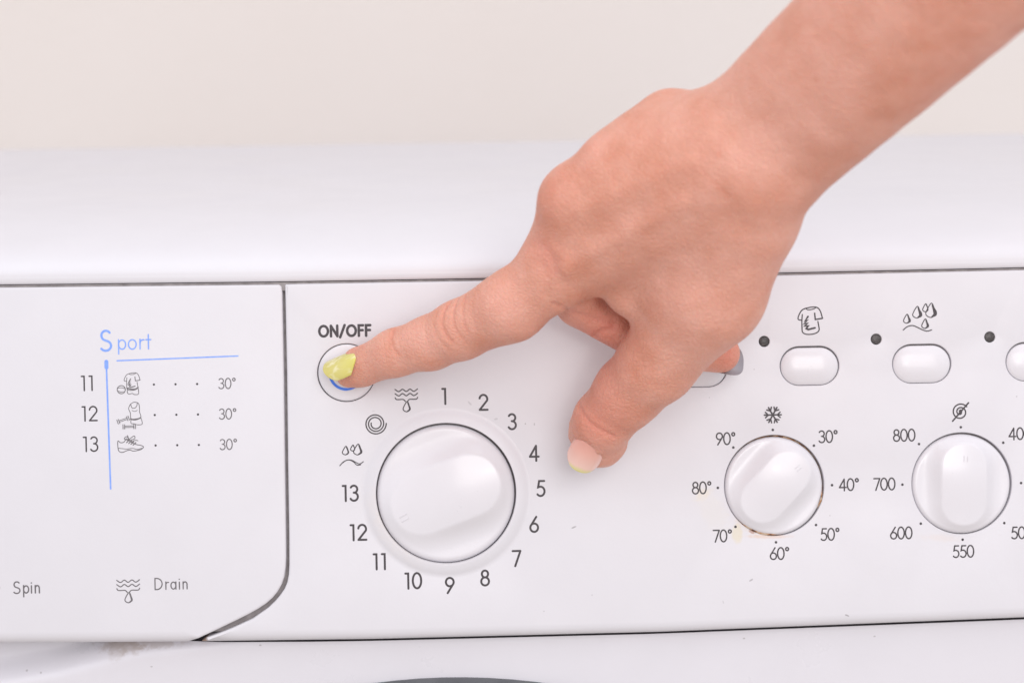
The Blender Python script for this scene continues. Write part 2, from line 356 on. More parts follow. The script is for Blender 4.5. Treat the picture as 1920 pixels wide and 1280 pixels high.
back = slab('panel_backing', [(XL + 4, 22.6), (XR - 4, 22.6), (XR - 4, -101), (XL + 4, -101)], [], .3, .3, 3, M_groove, machine, PM, z=-3.4)  # sheet added behind the holes and gaps to set their grey
gk = [pl(x, seam(x) - 2.2) for x in range(-560, 2561, 120)] + [pl(x, seam(x) + 14) for x in range(2560, -561, -120)]
slab('seam_backing', gk, [], .1, .1, 2, M_groove, machine, PM, z=-.95)  # added strip behind the lid seam, grey to lighten its deep shade
# -- raised collar round the big dial, faired into the fascia
cp = [(159 * S0, .008), (157 * S0, .02), (154 * S0, .12), (151 * S0, .38), (147 * S0, .75), (143 * S0, 1.0), (138 * S0, 1.25), (133.5 * S0, 1.4), (132.2 * S0, 1.38), (131.5 * S0, 1.45), (131 * S0, 1.1), (130.8 * S0, -8)]
lathe('dial_collar', cp[::-1], *DIAL1, M_fascia, machine, 128, PM)
# -- dials: a round body with a broad moulded grip
def dial(name, c, R, ang, zb, zg, tip, mark, off=(0, 0), bend=1.0):
    """R body radius mm, ang grip direction, zb rim height, zg grip height, tip: +1 the crisp end lies along ang"""
    nr, na = 44, 144; V, Fa = [], []
    ca, sa = math.cos(ang), math.sin(ang)
    hw, hl = .505 * R, .875 * R
    def height(x, y):
        r = math.hypot(x, y) / R
        base = zb + .4 * r ** 2 - 1.1 * max(0, (r - .93) / .07) ** 2
        a, b = x * ca + y * sa, -x * sa + y * ca            # along / across the grip
        q = max(abs(a) - (hl - hw), 0); sd = math.hypot(q, b) - hw
        t = min(max((sd + .05 * R) / (.36 * R), 0), 1) if True else 0
        prof = (1 - t) ** 2.2 * (1 + 1.0 * t)
        fd = min(max((-a / hl + .45) / 1.45, 0), 1); fd = fd * fd * (3 - 2 * fd)
        top = zg * (1 - .3 * fd) * (1 - .18 * (a / hl) ** 2) - .10 * R * (b / hw) ** 2 * .5
        return base + max(top - base, 0) * prof * (1 if r < .8 else max(0, 1 - ((r - .8) / .2) ** 2 * .75))
    V.append((0, 0, height(0, 0)))
    for k in range(1, nr + 1):
        r = R * (k / nr) ** .9
        for i in range(na):
            a = 2 * PI * i / na; x, y = r * math.cos(a), r * math.sin(a); V.append((x, y, height(x, y)))
    for z, rs in ((zb - 1.2, 1.006), (-8, 1.0)):
        for i in range(na):
            a = 2 * PI * i / na; V.append((R * rs * math.cos(a), R * rs * math.sin(a), z))
    for i in range(na): Fa.append((0, 1 + i, 1 + (i + 1) % na))
    for k in range(nr + 1):
        b = 1 + k * na
        for i in range(na): Fa.append((b + i, b + na + i, b + na + (i + 1) % na, b + (i + 1) % na))
    u, v = c[0] + off[0], c[1] + off[1]
    V = [((x + u) / 1000, (y + v) / 1000, z / 1000) for x, y, z in V]
    o = raw(name, V, Fa, M_knob, machine, True, PM, 60)
    # moulded pointer: a thin raised bar on the crown
    mx, my = mark; V, Fa = [], []
    L, wd = .055 * R, .014 * R; mt = math.atan2(my, mx)
    for sgn in (-1, 1):
        b0 = len(V); n = 8
        for k in range(n + 1):
            s_ = -L + 2 * L * k / n
            for w_, hz in ((-wd, -.05), (-wd * .5, .16), (wd * .5, .16), (wd, -.05)):
                x = mx * R + s_ * math.cos(mt) - (w_ + sgn * .035 * R) * math.sin(mt); y = my * R + s_ * math.sin(mt) + (w_ + sgn * .035 * R) * math.cos(mt)
                V.append(((x + u) / 1000, (y + v) / 1000, (height(x, y) + hz) / 1000))
        for k in range(n):
            for j in range(3): Fa.append((b0 + 4 * k + j, b0 + 4 * k + j + 1, b0 + 4 * k + 5 + j, b0 + 4 * k + 4 + j))
    raw('pointer_mark', V, [f[::-1] for f in Fa], M_drawer, o, True)
    return o
g1, g2, g3 = math.radians(20), math.radians(47), math.radians(90)
k1 = dial('programme_dial', DIAL1, R1 - .45, g1, .9, 6.2, 1, (-.70 * math.cos(math.radians(28)), -.70 * math.sin(math.radians(28))), (-.1, -.22))
k1['label'] = 'large white programme dial with its grip turned towards 12'
k2 = dial('temperature_dial', DIAL2, R2 - .55, g2, .1, 4.8, 1, (.46, .37), (-.2, -.25)); k2['label'] = 'small white temperature dial with rusty grime round its rim'
k3 = dial('spin_dial', DIAL3, R3 - .5, g3, .1, 4.8, 1, (.03, .52), (-.18, -.2)); k3['label'] = 'small white spin speed dial with its grip upright'
# rusty grime in the gap of the temperature dial
bm = Pen(); bm.z = 0
gp = []
for k in range(241):
    a = 2 * PI * k / 240; gp.append((a, R2 - .42 + .06 * math.sin(5 * a) + .05 * math.sin(13 * a + 1)))
V, Fa = [], []
for i, (a, r) in enumerate(gp[:-1]):
    dg = math.degrees(a) % 360
    on = max(math.exp(-((dg - 250) / 30) ** 2), .8 * math.exp(-((dg - 342) / 11) ** 2), .45 * math.exp(-((dg - 75) / 35) ** 2), .5 * math.exp(-((dg - 200) / 25) ** 2))
    hw_ = .05 + .34 * on * (1 + .5 * math.sin(31 * a) * math.sin(17 * a)); zz = -2.2 + 2.4 * min(on * 1.3, 1)
    V += [((DIAL2[0] + (r - hw_) * math.cos(a)) / 1000, (DIAL2[1] + (r - hw_) * math.sin(a)) / 1000, (zz - .15) / 1000), ((DIAL2[0] + r * math.cos(a)) / 1000, (DIAL2[1] + r * math.sin(a)) / 1000, zz / 1000), ((DIAL2[0] + (r + hw_) * math.cos(a)) / 1000, (DIAL2[1] + (r + hw_) * math.sin(a)) / 1000, (zz - .15) / 1000)]
n = 240
for i in range(n):
    j = (i + 1) % n
    for q in (0, 1): Fa.append((3 * i + q, 3 * i + q + 1, 3 * j + q + 1, 3 * j + q))
grime = raw('rim_grime', V, Fa, M_rust, k2, True); grime['kind'] = 'stuff'
# -- push buttons
def push_button(name, loop, c, med, z0, H, mat, off):
    V, Fa = [], []; n = len(loop)
    ss = [1, 1, .985, .955, .9, .82, .7, .55, .4, .25, .12]; zs = [-8, z0 - .35, z0 - .1, z0 + .02]
    for k, s_ in enumerate(ss):
        z = zs[k] if k < 4 else z0 + H * (1 - s_ ** 2.2)
        for (x, y) in loop:
            mx = min(max(x, c[0] - med), c[0] + med)
            V.append(((mx + (x - mx) * s_ + off[0]) / 1000, (c[1] + (y - c[1]) * s_ + off[1]) / 1000, z / 1000))
    for k in range(len(ss) - 1):
        for i in range(n):
            j = (i + 1) % n; Fa.append((k * n + i, k * n + j, k * n + n + j, k * n + n + i))
    Fa.append(tuple(range((len(ss) - 1) * n, len(ss) * n)))
    return raw(name, V, Fa, mat, machine, True, PM, 50)
blab = ['white oval push button under the thumb base', 'white oval push button below the t-shirt symbol', 'white oval push button below the water drops symbol', 'white oval push button at the right edge']
for i, b in enumerate(BUT):
    o = push_button('push_button', stadium(*b, 56.5 * S0 - .36, 37.2 * S0 - .38), b, (56.5 - 37.2) * S0, -.25, 1.5, M_knob, (-.05 + .04 * (i % 2), -.2)); o['label'] = blab[i]
onoff = push_button('power_button', circle(*ONOFF, 54.5 * S0 - .28, 80), ONOFF, 0, -.15, .25, M_knob, (.08, .03)); onoff['label'] = 'round white power button with a blue ring'
q = Pen(); q.z = .13; q.stroke([(ONOFF[0] + 31 * S0 * math.cos(math.radians(a)), ONOFF[1] + 31 * S0 * math.sin(math.radians(a))) for a in range(125, 416, 5)], [5 * S0] * 30 + [4 * S0] * 8 + [3 * S0] * 21)
q.build('power_symbol', M_blue2, onoff)
for l in LED: lathe('indicator_light', [(9.4 * S0, -8), (9.4 * S0, -.7), (9.0 * S0, -.45), (6 * S0, -.25), (3 * S0, -.15), (.02, -.12)], *l, M_led, machine, 32, PM)
# -- printing on the fascia
write(fascia, 'ON/OFF', 646.5, 620, 20.5, 4.8, name='printed_lettering', wide=.93, adv=.10)
for t, x, y in (('1', 833, 742.5), ('2', 906, 754), ('3', 960, 790), ('4', 1001, 849), ('5', 1013.5, 915), ('6', 1001, 982.5), ('7', 968, 1046), ('8', 909, 1082.5), ('9', 843, 1096.5), ('10', 774, 1088), ('11', 712, 1052), ('12', 671, 997.5), ('13', 656, 924)):
    write(fascia, t, x, y, 29, 3.9, adv=.08)
for t, x, y in (('30º', 1552, 818), ('40º', 1591, 908), ('50º', 1555.5, 1001), ('60º', 1461, 1037), ('70º', 1354, 1004), ('80º', 1315, 914), ('90º', 1360, 822), ('800', 1695, 815.5), ('700', 1658, 907), ('600', 1689.5, 998.5), ('550', 1806, 1033), ('500', 1916, 998), ('400', 1912, 812.5)):
    write(fascia, t, x, y, 22.5, 2.7, adv=.03)
for x, y in ((1449, 805.5), (1526, 835), (1560, 909), (1530, 983.5), (1455, 1016), (1379, 987), (1346, 914), (1375, 838.5), (1801.5, 800.5), (1723, 832), (1692, 908), (1726.5, 981), (1805, 1011), (1883, 980), (1914.5, 905), (1881, 829.5)):
    px_pen(x, y, 1).d_(0, 0, 2.5).build('printed_dot', M_ink, fascia)
wave_drain(fascia, 762, 747)
q = px_pen(704, 794, 2.4); q.s_([((6.5 + 14.5 * k / 96) * math.cos(math.radians(200 - k * 8.4 * 1.0)) * 1.0, -(6.5 + 14.5 * k / 96) * math.sin(math.radians(200 + k * 8.4)) * 1.0) if False else ((8 + 12 * k / 90) * math.cos(math.radians(170 + k * 10)), -(8 + 12 * k / 90) * math.sin(math.radians(170 + k * 10))) for k in range(92)]); q.build('printed_symbol', M_ink, fascia)
q = px_pen(659, 855, 1.8); drop(q, -11, -11, 12.5, 16); drop(q, 11.5, -12.5, 16, 20, .26); drop(q, 2.5, -15.5, 8.5, 11, .1)
q.s_(spline([(-22, 17), (-15, 10), (-5.6, 6.6), (3, 10), (10, 16.5), (17, 16)]), 1.7); q.s_(spline([(-17, 12), (-9, 7), (0, 7.2), (8, 11.5), (15, 14.5), (22, 10.5)]), 1.7); q.build('printed_symbol', M_ink, fascia)
q = px_pen(1519, 601, 2.3); shirt(q, 0, 0, .98, 2.3); q.build('printed_symbol', M_ink, fascia)
q = px_pen(1724.5, 596, 2.0); drop(q, -25, 1, 13, 17, .36); drop(q, -5.5, -11, 17, 22, .36); drop(q, 21, -14, 20, 27, .34); drop(q, 11, -19, 11, 15, .12); drop(q, 9.5, 11, 13, 18, .34)
q.s_(spline([(-32, 22), (-24, 16), (-14, 14), (-4, 18), (6, 23), (14, 25), (22, 23)])); q.build('printed_symbol', M_ink, fascia)
q = px_pen(1449, 777.5, 2.9)
for k in range(6):
    a = PI / 3 * k; ca, sa = math.cos(a), math.sin(a); q.s_([(0, 0), (16 * ca, 16 * sa)])
    for e in (-1, 1):
        b = a + e * PI / 4.2; q.s_([(8.5 * ca, 8.5 * sa), (8.5 * ca + 7.5 * math.cos(b), 8.5 * sa + 7.5 * math.sin(b))], 2.6)
q.build('printed_symbol', M_ink, fascia)
q = px_pen(1800.5, 772, 2.7); q.s_([((2 + 13.8 * (k / 72) ** .8) * math.cos(math.radians(-20 - k * 9.2)), -(2 + 13.8 * (k / 72) ** .8) * math.sin(math.radians(-20 - k * 9.2))) for k in range(73)]); q.s_([(-15, 17), (16, -17)], 3.1); q.d_(.5, -1.5, 3.4); q.build('printed_symbol', M_ink, fascia)
# -- printing on the drawer front (0.5 mm proud: its print sits on that face)
dp = empty('drawer_print')
bpy.data.objects.remove(dp)
def on_drawer(o): o.location.z = .0005; return o
on_drawer(write(drawer, 'S', 199.5, 638.5, 38, 4.2, M_blue, 'printed_lettering'))
on_drawer(write(drawer, 'port', 252, 640.5, 28.5, 2.4, M_blue, 'printed_lettering', adv=.09, wide=1.14))
q = px_pen(200, 684, 1); q.s_([(0, -6), (0, 4.5)], 7.4); q.s_([(0, 5), (3.3, 230)], 3.0); on_drawer(q.build('printed_line', M_blue, drawer))
q = px_pen(220, 676, 1); q.s_([(0, 0), (223.5, -4.3)], 2.5); on_drawer(q.build('printed_line', M_blue, drawer))
for k, (t, x, y) in enumerate((('11', 164, 718), ('12', 167.5, 775), ('13', 169.5, 832))):
    on_drawer(write(drawer, t, x, y, 27, 2.8, M_ink, adv=.08)); on_drawer(write(drawer, '30º', 425.5 + k * 1.2, y + .5, 19.5, 2.0, M_grey, adv=.05))
    for j in range(3): on_drawer(px_pen(289 + 40.5 * j + k * 1.6, y + 2.5 - j * .5, 1).d_(0, 0, 2.1).build('printed_dot', M_ink, drawer))
q = px_pen(248, 716, 1.0); shirt(q, 0, -1, .62, 1.25)
q.s_(spline([(-8, 11), (-2, 13), (6, 13), (11, 10)]), 2.4); q.s_(spline([(-8, 12), (-9, 19), (-6, 22), (0, 21), (4, 23), (10, 23), (12, 20), (11, 10)]), 1.2)
q.s_(arc(-20, 13.5, 7.5, 7.5, 0, 360), 1.4, True); q.s_(spline([(-27, 11), (-20, 10), (-13, 12)]), 1); q.s_(spline([(-26, 16), (-20, 18), (-14, 17)]), 1)
on_drawer(q.build('printed_symbol', M_grey, drawer))
q = px_pen(246, 778, 1.3)
q.s_(spline([(0, -21), (6, -24), (14, -22), (16, -14), (16, -6), (18, 4), (8, 7), (0, 6), (-1, -4), (-4, -12), (-2, -18), (0, -21)])); q.s_(spline([(0, -20), (2, -14), (7, -13), (11, -17), (12, -22)])); q.s_(spline([(2, -9), (7, -7), (12, -9)]), 1)
q.s_(spline([(-1, 7), (8, 8.5), (18, 5)]), 2.4); q.s_(spline([(0, 8), (0, 15), (6, 16), (12, 18), (20, 17), (20, 11), (18, 5)]), 1.2)
for (x0, y0, x1, y1) in ((-22, 11, -7, 6), (-12, 21, 5, 21)):
    t = np.array([x1 - x0, y1 - y0], float); t /= np.linalg.norm(t); n_ = np.array([-t[1], t[0]])
    for s_ in (-1.3, 1.3): q.s_([(x0 + n_[0] * s_, y0 + n_[1] * s_), (x1 + n_[0] * s_, y1 + n_[1] * s_)], 1.1)
    for (x, y) in ((x0, y0), (x1, y1)): q.s_([(x - n_[0] * 4, y - n_[1] * 4), (x + n_[0] * 4, y + n_[1] * 4)], 1.3); q.s_([(x - n_[0] * 4 - t[0] * (3 if (x, y) == (x0, y0) else -3), y - n_[1] * 4 - t[1] * (3 if (x, y) == (x0, y0) else -3)), (x + n_[0] * 4 - t[0] * (3 if (x, y) == (x0, y0) else -3), y + n_[1] * 4 - t[1] * (3 if (x, y) == (x0, y0) else -3))], 1.3)
on_drawer(q.build('printed_symbol', M_grey, drawer))
q = px_pen(244, 831, 1.5)
q.s_(spline([(-22, -5), (-17, -2), (-11, -3), (-8, -7), (-6, -9), (-1, -5), (4, -2), (12, 2), (21, 4), (25, 7), (21, 11), (14, 13), (6, 14), (0, 12), (-6, 13), (-14, 16), (-20, 14), (-22, 8)], True)); q.s_(spline([(-22, 8), (-14, 9), (-6, 10), (4, 9), (14, 11), (22, 9)]), 1.2)
for k in range(4): q.s_([(-6 + 4 * k, -2 + 1.6 * k), (-1 + 4 * k, -7 + 1.8 * k)], 1.9)
q.s_(spline([(-3, -6), (-10, -9), (-6, -13), (-1, -8)]), 1.3); q.s_(spline([(-1, -8), (8, -14), (9, -9), (0, -6)]), 1.3); q.s_([(-2, -8), (-4, -15)], 1.6); q.s_(spline([(3, -3), (10, -6), (15, -5)]), 1.2)
on_drawer(q.build('printed_symbol', M_grey, drawer))
on_drawer(write(drawer, 'Spin', 50.5, 1100, 22, 2.5, M_grey, 'printed_lettering', adv=.11, wide=1.05)); on_drawer(write(drawer, 'Drain', 321, 1093, 21.5, 2.2, M_grey, 'printed_lettering', adv=.11, wide=1.05))
on_drawer(wave_drain(drawer, 241, 1104, 1.0, M_grey))
for y, t in ((718, '30º'), (775, '60º'), (832, '40º'), (889, '30º')): on_drawer(write(drawer, t, -17.5, y, 19.5, 2.0, M_grey, adv=.05))
q = px_pen(-20, 1100, 2.2); q.s_([((5 + 14 * k / 90) * math.cos(math.radians(170 + k * 10)), -(5 + 14 * k / 90) * math.sin(math.radians(170 + k * 10))) for k in range(92)]); on_drawer(q.build('printed_symbol', M_grey, drawer))

# -- lid (work top): a moulded front edge, then the flat top running back to the wall
SE = np.array(PM @ Vector((0, 22.9 / 1000, 0)))      # seam, world
def lid_depth():
    for L in range(200, 900, 4):
        v = 22.9 + L * math.sin(LEAN) + 18 * math.cos(LEAN); h = -L * math.cos(LEAN) + 18 * math.sin(LEAN)
        X = np.array([-85., v, h]) - O; py = 640 - F * (X @ uu) / (X @ fw)
        if py < 271: return L
    return 600
LD = lid_depth(); print('lid depth', LD)
prof = [(16, -.15), (1.0, -.15), (.4, -.02), (.1, .3), (0, .9), (0, 2.0), (.05, 2.25), (.12, 2.5)] + [(.12 + 78 * (1 - math.cos(t_)) , 2.5 + 15.5 * math.sin(t_)) for t_ in [PI / 2 * (k / 22) ** 1.25 for k in range(1, 23)]] + [(LD - 6, 18.2), (LD - 3, 17.6), (LD - .8, 16.2), (LD, 13.5), (LD, .25)]
xs = [-294] + list(np.linspace(-292, 312, 41)) + [314]
V, Fa = [], []
for xi, x in enumerate(xs):
    dz = 0
    pxs = 960 + x / S0; dv = (at(pxs, seam(pxs))[1] - 22.3) * (1)
    for (y, z) in prof:
        V.append((x / 1000, SE[1] + y / 1000 - (0), SE[2] + (z - (1.5 if xi in (0, len(xs) - 1) else 0) + max(min(dv, 1), -1) * max(0, 1 - y / 30)) / 1000))
m_ = len(prof)
for i in range(len(xs) - 1):
    for k in range(m_ - 1): Fa.append((i * m_ + k, (i + 1) * m_ + k, (i + 1) * m_ + k + 1, i * m_ + k + 1))
for i in (0, len(xs) - 1): Fa.append(tuple(i * m_ + k for k in (range(m_) if i else range(m_ - 1, -1, -1))))
raw('lid', V, Fa, M_lid, machine, True, None, 45)
# -- cabinet front below the fascia with the finger hollow under the drawer
BO = np.array(PM @ Vector((0, -104.5 / 1000, -8 / 1000)))   # top edge of the cabinet front, world
BM = Matrix(((1, 0, 0, BO[0]), (0, 0, -1, BO[1]), (0, 1, 0, BO[2]), (0, 0, 0, 1)))   # local: x right, y up, z towards the viewer
BMi = (PM.inverted() @ BM)
def on_front(px, py):                                # photo pixel -> (x, y) mm on the cabinet front
    o_ = np.array(CAM[3]); dvec = fw + rr * ((px - 960) / F) + uu * ((640 - py) / F)
    o2 = BM.inverted() @ (PM @ Vector(o_ / 1000)); d2 = BM.inverted().to_3x3() @ (PM.to_3x3() @ Vector(dvec))
    t = -o2.z / d2.z; return ((o2.x + d2.x * t) * 1000, (o2.y + d2.y * t) * 1000)
hc = [on_front(*p) for p in ((-500, 1300), (-200, 1292), (0, 1277), (109, 1257), (200, 1230), (255, 1217), (330, 1206), (420, 1196))]
hx, hy = [p[0] for p in hc], [p[1] for p in hc]
ys = list(np.arange(0, -45, -1.)) + [-60, -120, -300, -560, -790]; ys = sorted(set(ys), reverse=True)
xg = [XL + 2] + list(np.arange(XL + 4, XR - 4, 3.)) + [XR - 2]
V, Fa = [], []
for y in ys:
    for x in xg:
        e = y - float(np.interp(x, hx, hy)); t = min(max(e / 9 + .25, 0), 1); t = t * t * (3 - 2 * t)
        yy = y + (pbf(x) + 104.5 - 1.6) * max(0, 1 - abs(y) / 60)   # the top edge follows the fascia, a dark joint below it
        V.append((x / 1000, max(yy, -790 + 4) / 1000, -(9.0 * t * min(1, max(0, (-95 - x) / 40 + .5))) / 1000))
nx = len(xg)
for i in range(len(ys) - 1):
    for k in range(nx - 1): Fa.append((i * nx + k, (i + 1) * nx + k, (i + 1) * nx + k + 1, i * nx + k + 1))
M_front = plastic('front_enamel', (.74, .725, .77, 1), .3, coat=.2)
_s = [on_front(*p) for p in ((225, 1213), (280, 1209), (215, 1222))]
col = M_front.rc
for (u, v), (ru, rv), op in zip(_s, ((8, 2.6), (10, 1.4), (3, 3)), (.36, .32, .2)): col = M_front.mix(M_front.math('MULTIPLY', M_front.blob(u, v, ru, rv, 0, .6, .5), op), col, lin(150, 128, 105))
for p in ((284, 1249), (75, 1263), (47, 1262), (488, 1209), (1640, 1192), (1395, 1196)):
    u, v = on_front(*p); col = M_front.mix(M_front.math('MULTIPLY', M_front.blob(u, v, .45, .3, 0, .4, .3), .4), col, (.2, .17, .15, 1))
M_front.base(col)
raw('cabinet_front', V, Fa, M_front, machine, True, BM)
# -- cabinet shell behind it
yf, yb = BO[1] + .012, SE[1] + (LD - 8) / 1000; zt = SE[2] - .001; x0, x1 = XL / 1000 + .001, XR / 1000 - .001
V = [(x0, yf, 0.012), (x1, yf, 0.012), (x1, yb, 0.012), (x0, yb, 0.012), (x0, yf, zt), (x1, yf, zt), (x1, yb, zt), (x0, yb, zt)]
raw('cabinet_shell', V, [(0, 3, 2, 1), (0, 4, 7, 3), (1, 2, 6, 5), (3, 7, 6, 2)], M_body, machine, False)
# -- door: grey ring and bowl of glass, only its top edge in the picture
apex, e1, e2 = on_front(830, 1269), on_front(640, 1280), on_front(1020, 1280)
sg = apex[1] - (e1[1] + e2[1]) / 2; hc_ = (e2[0] - e1[0]) / 2; RD = min((hc_ ** 2 + sg ** 2) / (2 * sg), 215); print('door R', RD)
dc = (apex[0], apex[1] - RD)
door = lathe('door', [(RD, -6), (RD, 1.5), (RD - 1.5, 4), (RD - 6, 7), (RD - 22, 12), (RD - 34, 12), (RD - 38, 8), (RD - 40, 0)], *dc, M_door, machine, 160, BM)
lathe('door_glass', [(RD - 39, 2), (RD - 42, 5), (RD - 60, 12), (RD * .4, 22), (.5, 24)], *dc, M_glass, door, 96)

# ------------------------------------------------------------------ wall behind
wy = yb + .28
bmw = bmesh.new(); bmesh.ops.create_grid(bmw, x_segments=8, y_segments=8, size=.5)
for v_ in bmw.verts: v_.co = Vector((v_.co.x * 5, wy, 1.2 + v_.co.y * 2.6))
me = bpy.data.meshes.new('wall'); bmw.to_mesh(me); bmw.free()
for p_ in me.polygons:
    if p_.normal.y > 0: p_.flip()
wall = link('wall', me, M_wall, None, False); wall['kind'] = 'structure'; wall['label'] = 'plain cream painted wall behind the machine'
SKIN_A, SKIN_B, SKIN_R, SKIN_P = (.65, .285, .195, 1), (.74, .375, .285, 1), (.68, .235, .18, 1), (.84, .49, .415, 1)
# ---- the hand as a signed distance field (millimetres, panel frame: u right, v up, h towards the viewer)
R_ = 0.9                                        # voxel size, mm
def P(px, py, h): return at(px, py, h)
prims = []                                      # (kind, p0, r0, p1, r1, k, wdir)
def cone(a, ra, b, rb, k=6.0): prims.append(('c', a, ra, b, rb, k, None))
def flat(a, ra, b, rb, k, w): prims.append(('e', a, ra, b, rb, k, w))
def build_prims():
    wd = np.array([.69, -.72, 0.])
    # forearm and wrist: elliptical sections
    F0, F3, F4 = P(1432, 268, 94), P(1993, -256, 185), P(2232, -474, 222)
    flat(F4, (28.5, 26), F3, (27.3, 23), 8, wd)
    flat(F3, (27.3, 23), F0, (23.4, 16), 8, wd)
    # metacarpals
    I0, M0, R0, K0 = P(1050, 504, 51), P(1080, 376, 66), P(1153, 317, 71), P(1259, 232, 70)
    cone(P(1056, 440, 56), 8.8, P(1200, 380, 72), 9, 9); cone(P(1201, 270, 71), 10.2, P(1350, 275, 88), 12, 8); cone(K0, 10.4, P(1366, 244, 86), 11.6, 9)
    cone(R0, 10.6, P(1390, 262, 92), 13.5, 10)
    cone(M0, 11.0, P(1400, 295, 94), 14.5, 11)
    cone(I0, 11.4, P(1405, 340, 90), 14.5, 12)
    cone(P(1185, 545, 50), 9, P(1390, 380, 78), 15, 9)          # web muscle between thumb and index
    # thumb
    C0, T0, T1, T2 = P(1392, 420, 78), P(1231, 682, 41), P(1132, 788, 23), P(1122, 829, 14.5)
    Cm = P(1327, 546, 60)
    cone(C0, 16.8, Cm, 18.0, 9); cone(Cm, 18.0, T0, 12.9, 6)
    Tm = P(1178, 736, 31)
    cone(T0, 12.9, Tm, 11.7, 4); cone(Tm, 11.7, T1, 10.3, 3); cone(T1, 10.3, T2, 9.0, 3)
    cone(P(1152, 832, 15), 4.2, P(1137, 858, 11), 3.0, 3); cone(P(1086, 797, 17), 3.6, P(1077, 815, 13.5), 2.2, 3)   # flesh either side of the thumb nail
    # index finger
    I1, I2, I3 = P(862, 619, 31), P(742, 661, 18), P(674, 689, 8.4)
    Im = P(958, 574, 43)
    cone(I0, 11.4, Im, 11.4, 7); cone(Im, 11.4, I1, 9.9, 4)
    Jm = P(806, 643, 24.5)
    cone(I1, 9.9, Jm, 9.1, 3); cone(Jm, 9.1, I2, 8.0, 3); cone(I2, 8.0, I3, 6.9, 3); cone(I3, 6.9, P(655, 700, 6.6), 5.2, 2)
    # middle finger, curled under the palm, its tip coming out beyond the thumb
    M1, M2, M3 = P(1090, 563, 30), P(1222, 642, 24), P(1350, 662, 19)
    cone(M0, 10.6, P(1080, 470, 46), 9.6, 6); cone(P(1080, 470, 46), 9.6, M1, 9.2, 3)
    cone(M1, 9.2, M2, 8.4, 1.5); cone(M2, 8.4, M3, 7.0, 1.5)
    # ring and little finger, curled
    cone(R0, 9.6, P(1150, 430, 36), 8.8, 6); cone(P(1150, 430, 36), 8.8, P(1270, 540, 28), 7.8, 2); cone(P(1270, 540, 28), 7.8, P(1330, 570, 30), 7, 2)
    cone(K0, 9.0, P(1232, 330, 42), 8.0, 6); cone(P(1232, 330, 42), 8.0, P(1320, 430, 34), 7.0, 2); cone(P(1320, 430, 34), 7.0, P(1365, 450, 38), 6.5, 2)
    return dict(I1=I1, I2=I2, I3=I3, T1=T1, T2=T2, M2=M2, M3=M3)
def prim_d(X, pr):
    kind, a, ra, b, rb, k, w = pr
    ab = b - a; L2 = float(ab @ ab); q = X - a
    t = np.clip((q @ ab) / L2, 0, 1)
    q = q - t[..., None] * ab
    if kind == 'c':
        return np.sqrt((q * q).sum(-1)) - (ra + (rb - ra) * t)
    ax = ab / math.sqrt(L2); w = w - ax * (w @ ax); w = w / np.linalg.norm(w); dd = np.cross(ax, w)
    A = ra[0] + (rb[0] - ra[0]) * t; B = ra[1] + (rb[1] - ra[1]) * t
    x, y, z = q @ w, q @ dd, q @ ax
    M = (A + B) / 2
    k1 = np.sqrt((x / A) ** 2 + (y / B) ** 2 + (z / M) ** 2); k2 = np.sqrt((x / A**2) ** 2 + (y / B**2) ** 2 + (z / M**2) ** 2) + 1e-9
    return k1 * (k1 - 1) / k2
def hand_field():
    global J
    J = build_prims()
    lo = np.array([1e9] * 3); hi = -lo
    for pr in prims:
        r0 = np.max(pr[2]); r1 = np.max(pr[4])
        lo = np.minimum(lo, np.minimum(pr[1] - r0, pr[3] - r1)); hi = np.maximum(hi, np.maximum(pr[1] + r0, pr[3] + r1))
    lo -= 4; hi += 4
    n = np.ceil((hi - lo) / R_).astype(int) + 1
    G = np.full(n, 30., np.float32)
    for pr in prims:
        m = pr[5] + 5
        r0 = np.max(pr[2]); r1 = np.max(pr[4])
        l = np.minimum(pr[1] - r0, pr[3] - r1) - m; u = np.maximum(pr[1] + r0, pr[3] + r1) + m
        i0 = np.maximum(((l - lo) / R_).astype(int), 0); i1 = np.minimum(((u - lo) / R_).astype(int) + 2, n)
        ax = [np.arange(i0[j], i1[j]) * R_ + lo[j] for j in range(3)]
        X = np.stack(np.meshgrid(*ax, indexing='ij'), -1).astype(np.float32)
        d = prim_d(X, pr).astype(np.float32)
        S = G[i0[0]:i1[0], i0[1]:i1[1], i0[2]:i1[2]]
        k = pr[5]
        hh = np.clip(k - np.abs(S - d), 0, None) / k
        S[...] = np.minimum(S, d) - hh * hh * k * .25
    return G, lo
# ------------------------------------------------------------------ the hand pressing the power button
G, LO = hand_field()
def field(X):                                        # trilinear sample of the field
    q = (np.asarray(X) - LO) / R_; i = np.clip(np.floor(q).astype(int), 0, np.array(G.shape) - 2); f = q - i; o = 0
    for a in (0, 1):
        for b in (0, 1):
            for c in (0, 1):
                o = o + G[i[..., 0] + a, i[..., 1] + b, i[..., 2] + c] * (f[..., 0] if a else 1 - f[..., 0]) * (f[..., 1] if b else 1 - f[..., 1]) * (f[..., 2] if c else 1 - f[..., 2])
    return o
def surf(px, py):                                    # first skin point met looking at photo pixel (px, py)
    hs = np.arange(150, -2, -.25); X = np.array([at(px, py, h) for h in hs]); d = field(np.clip(X, LO + .1, LO + (np.array(G.shape) - 1.2) * R_))
    k = np.argmax(d < 0)
    return X[k] if d[k] < 0 else None
def grad(X):
    e = .6; g = np.stack([field(X + np.eye(3)[j] * e) - field(X - np.eye(3)[j] * e) for j in range(3)], -1)
    return g / (np.linalg.norm(g, axis=-1, keepdims=True) + 1e-9)
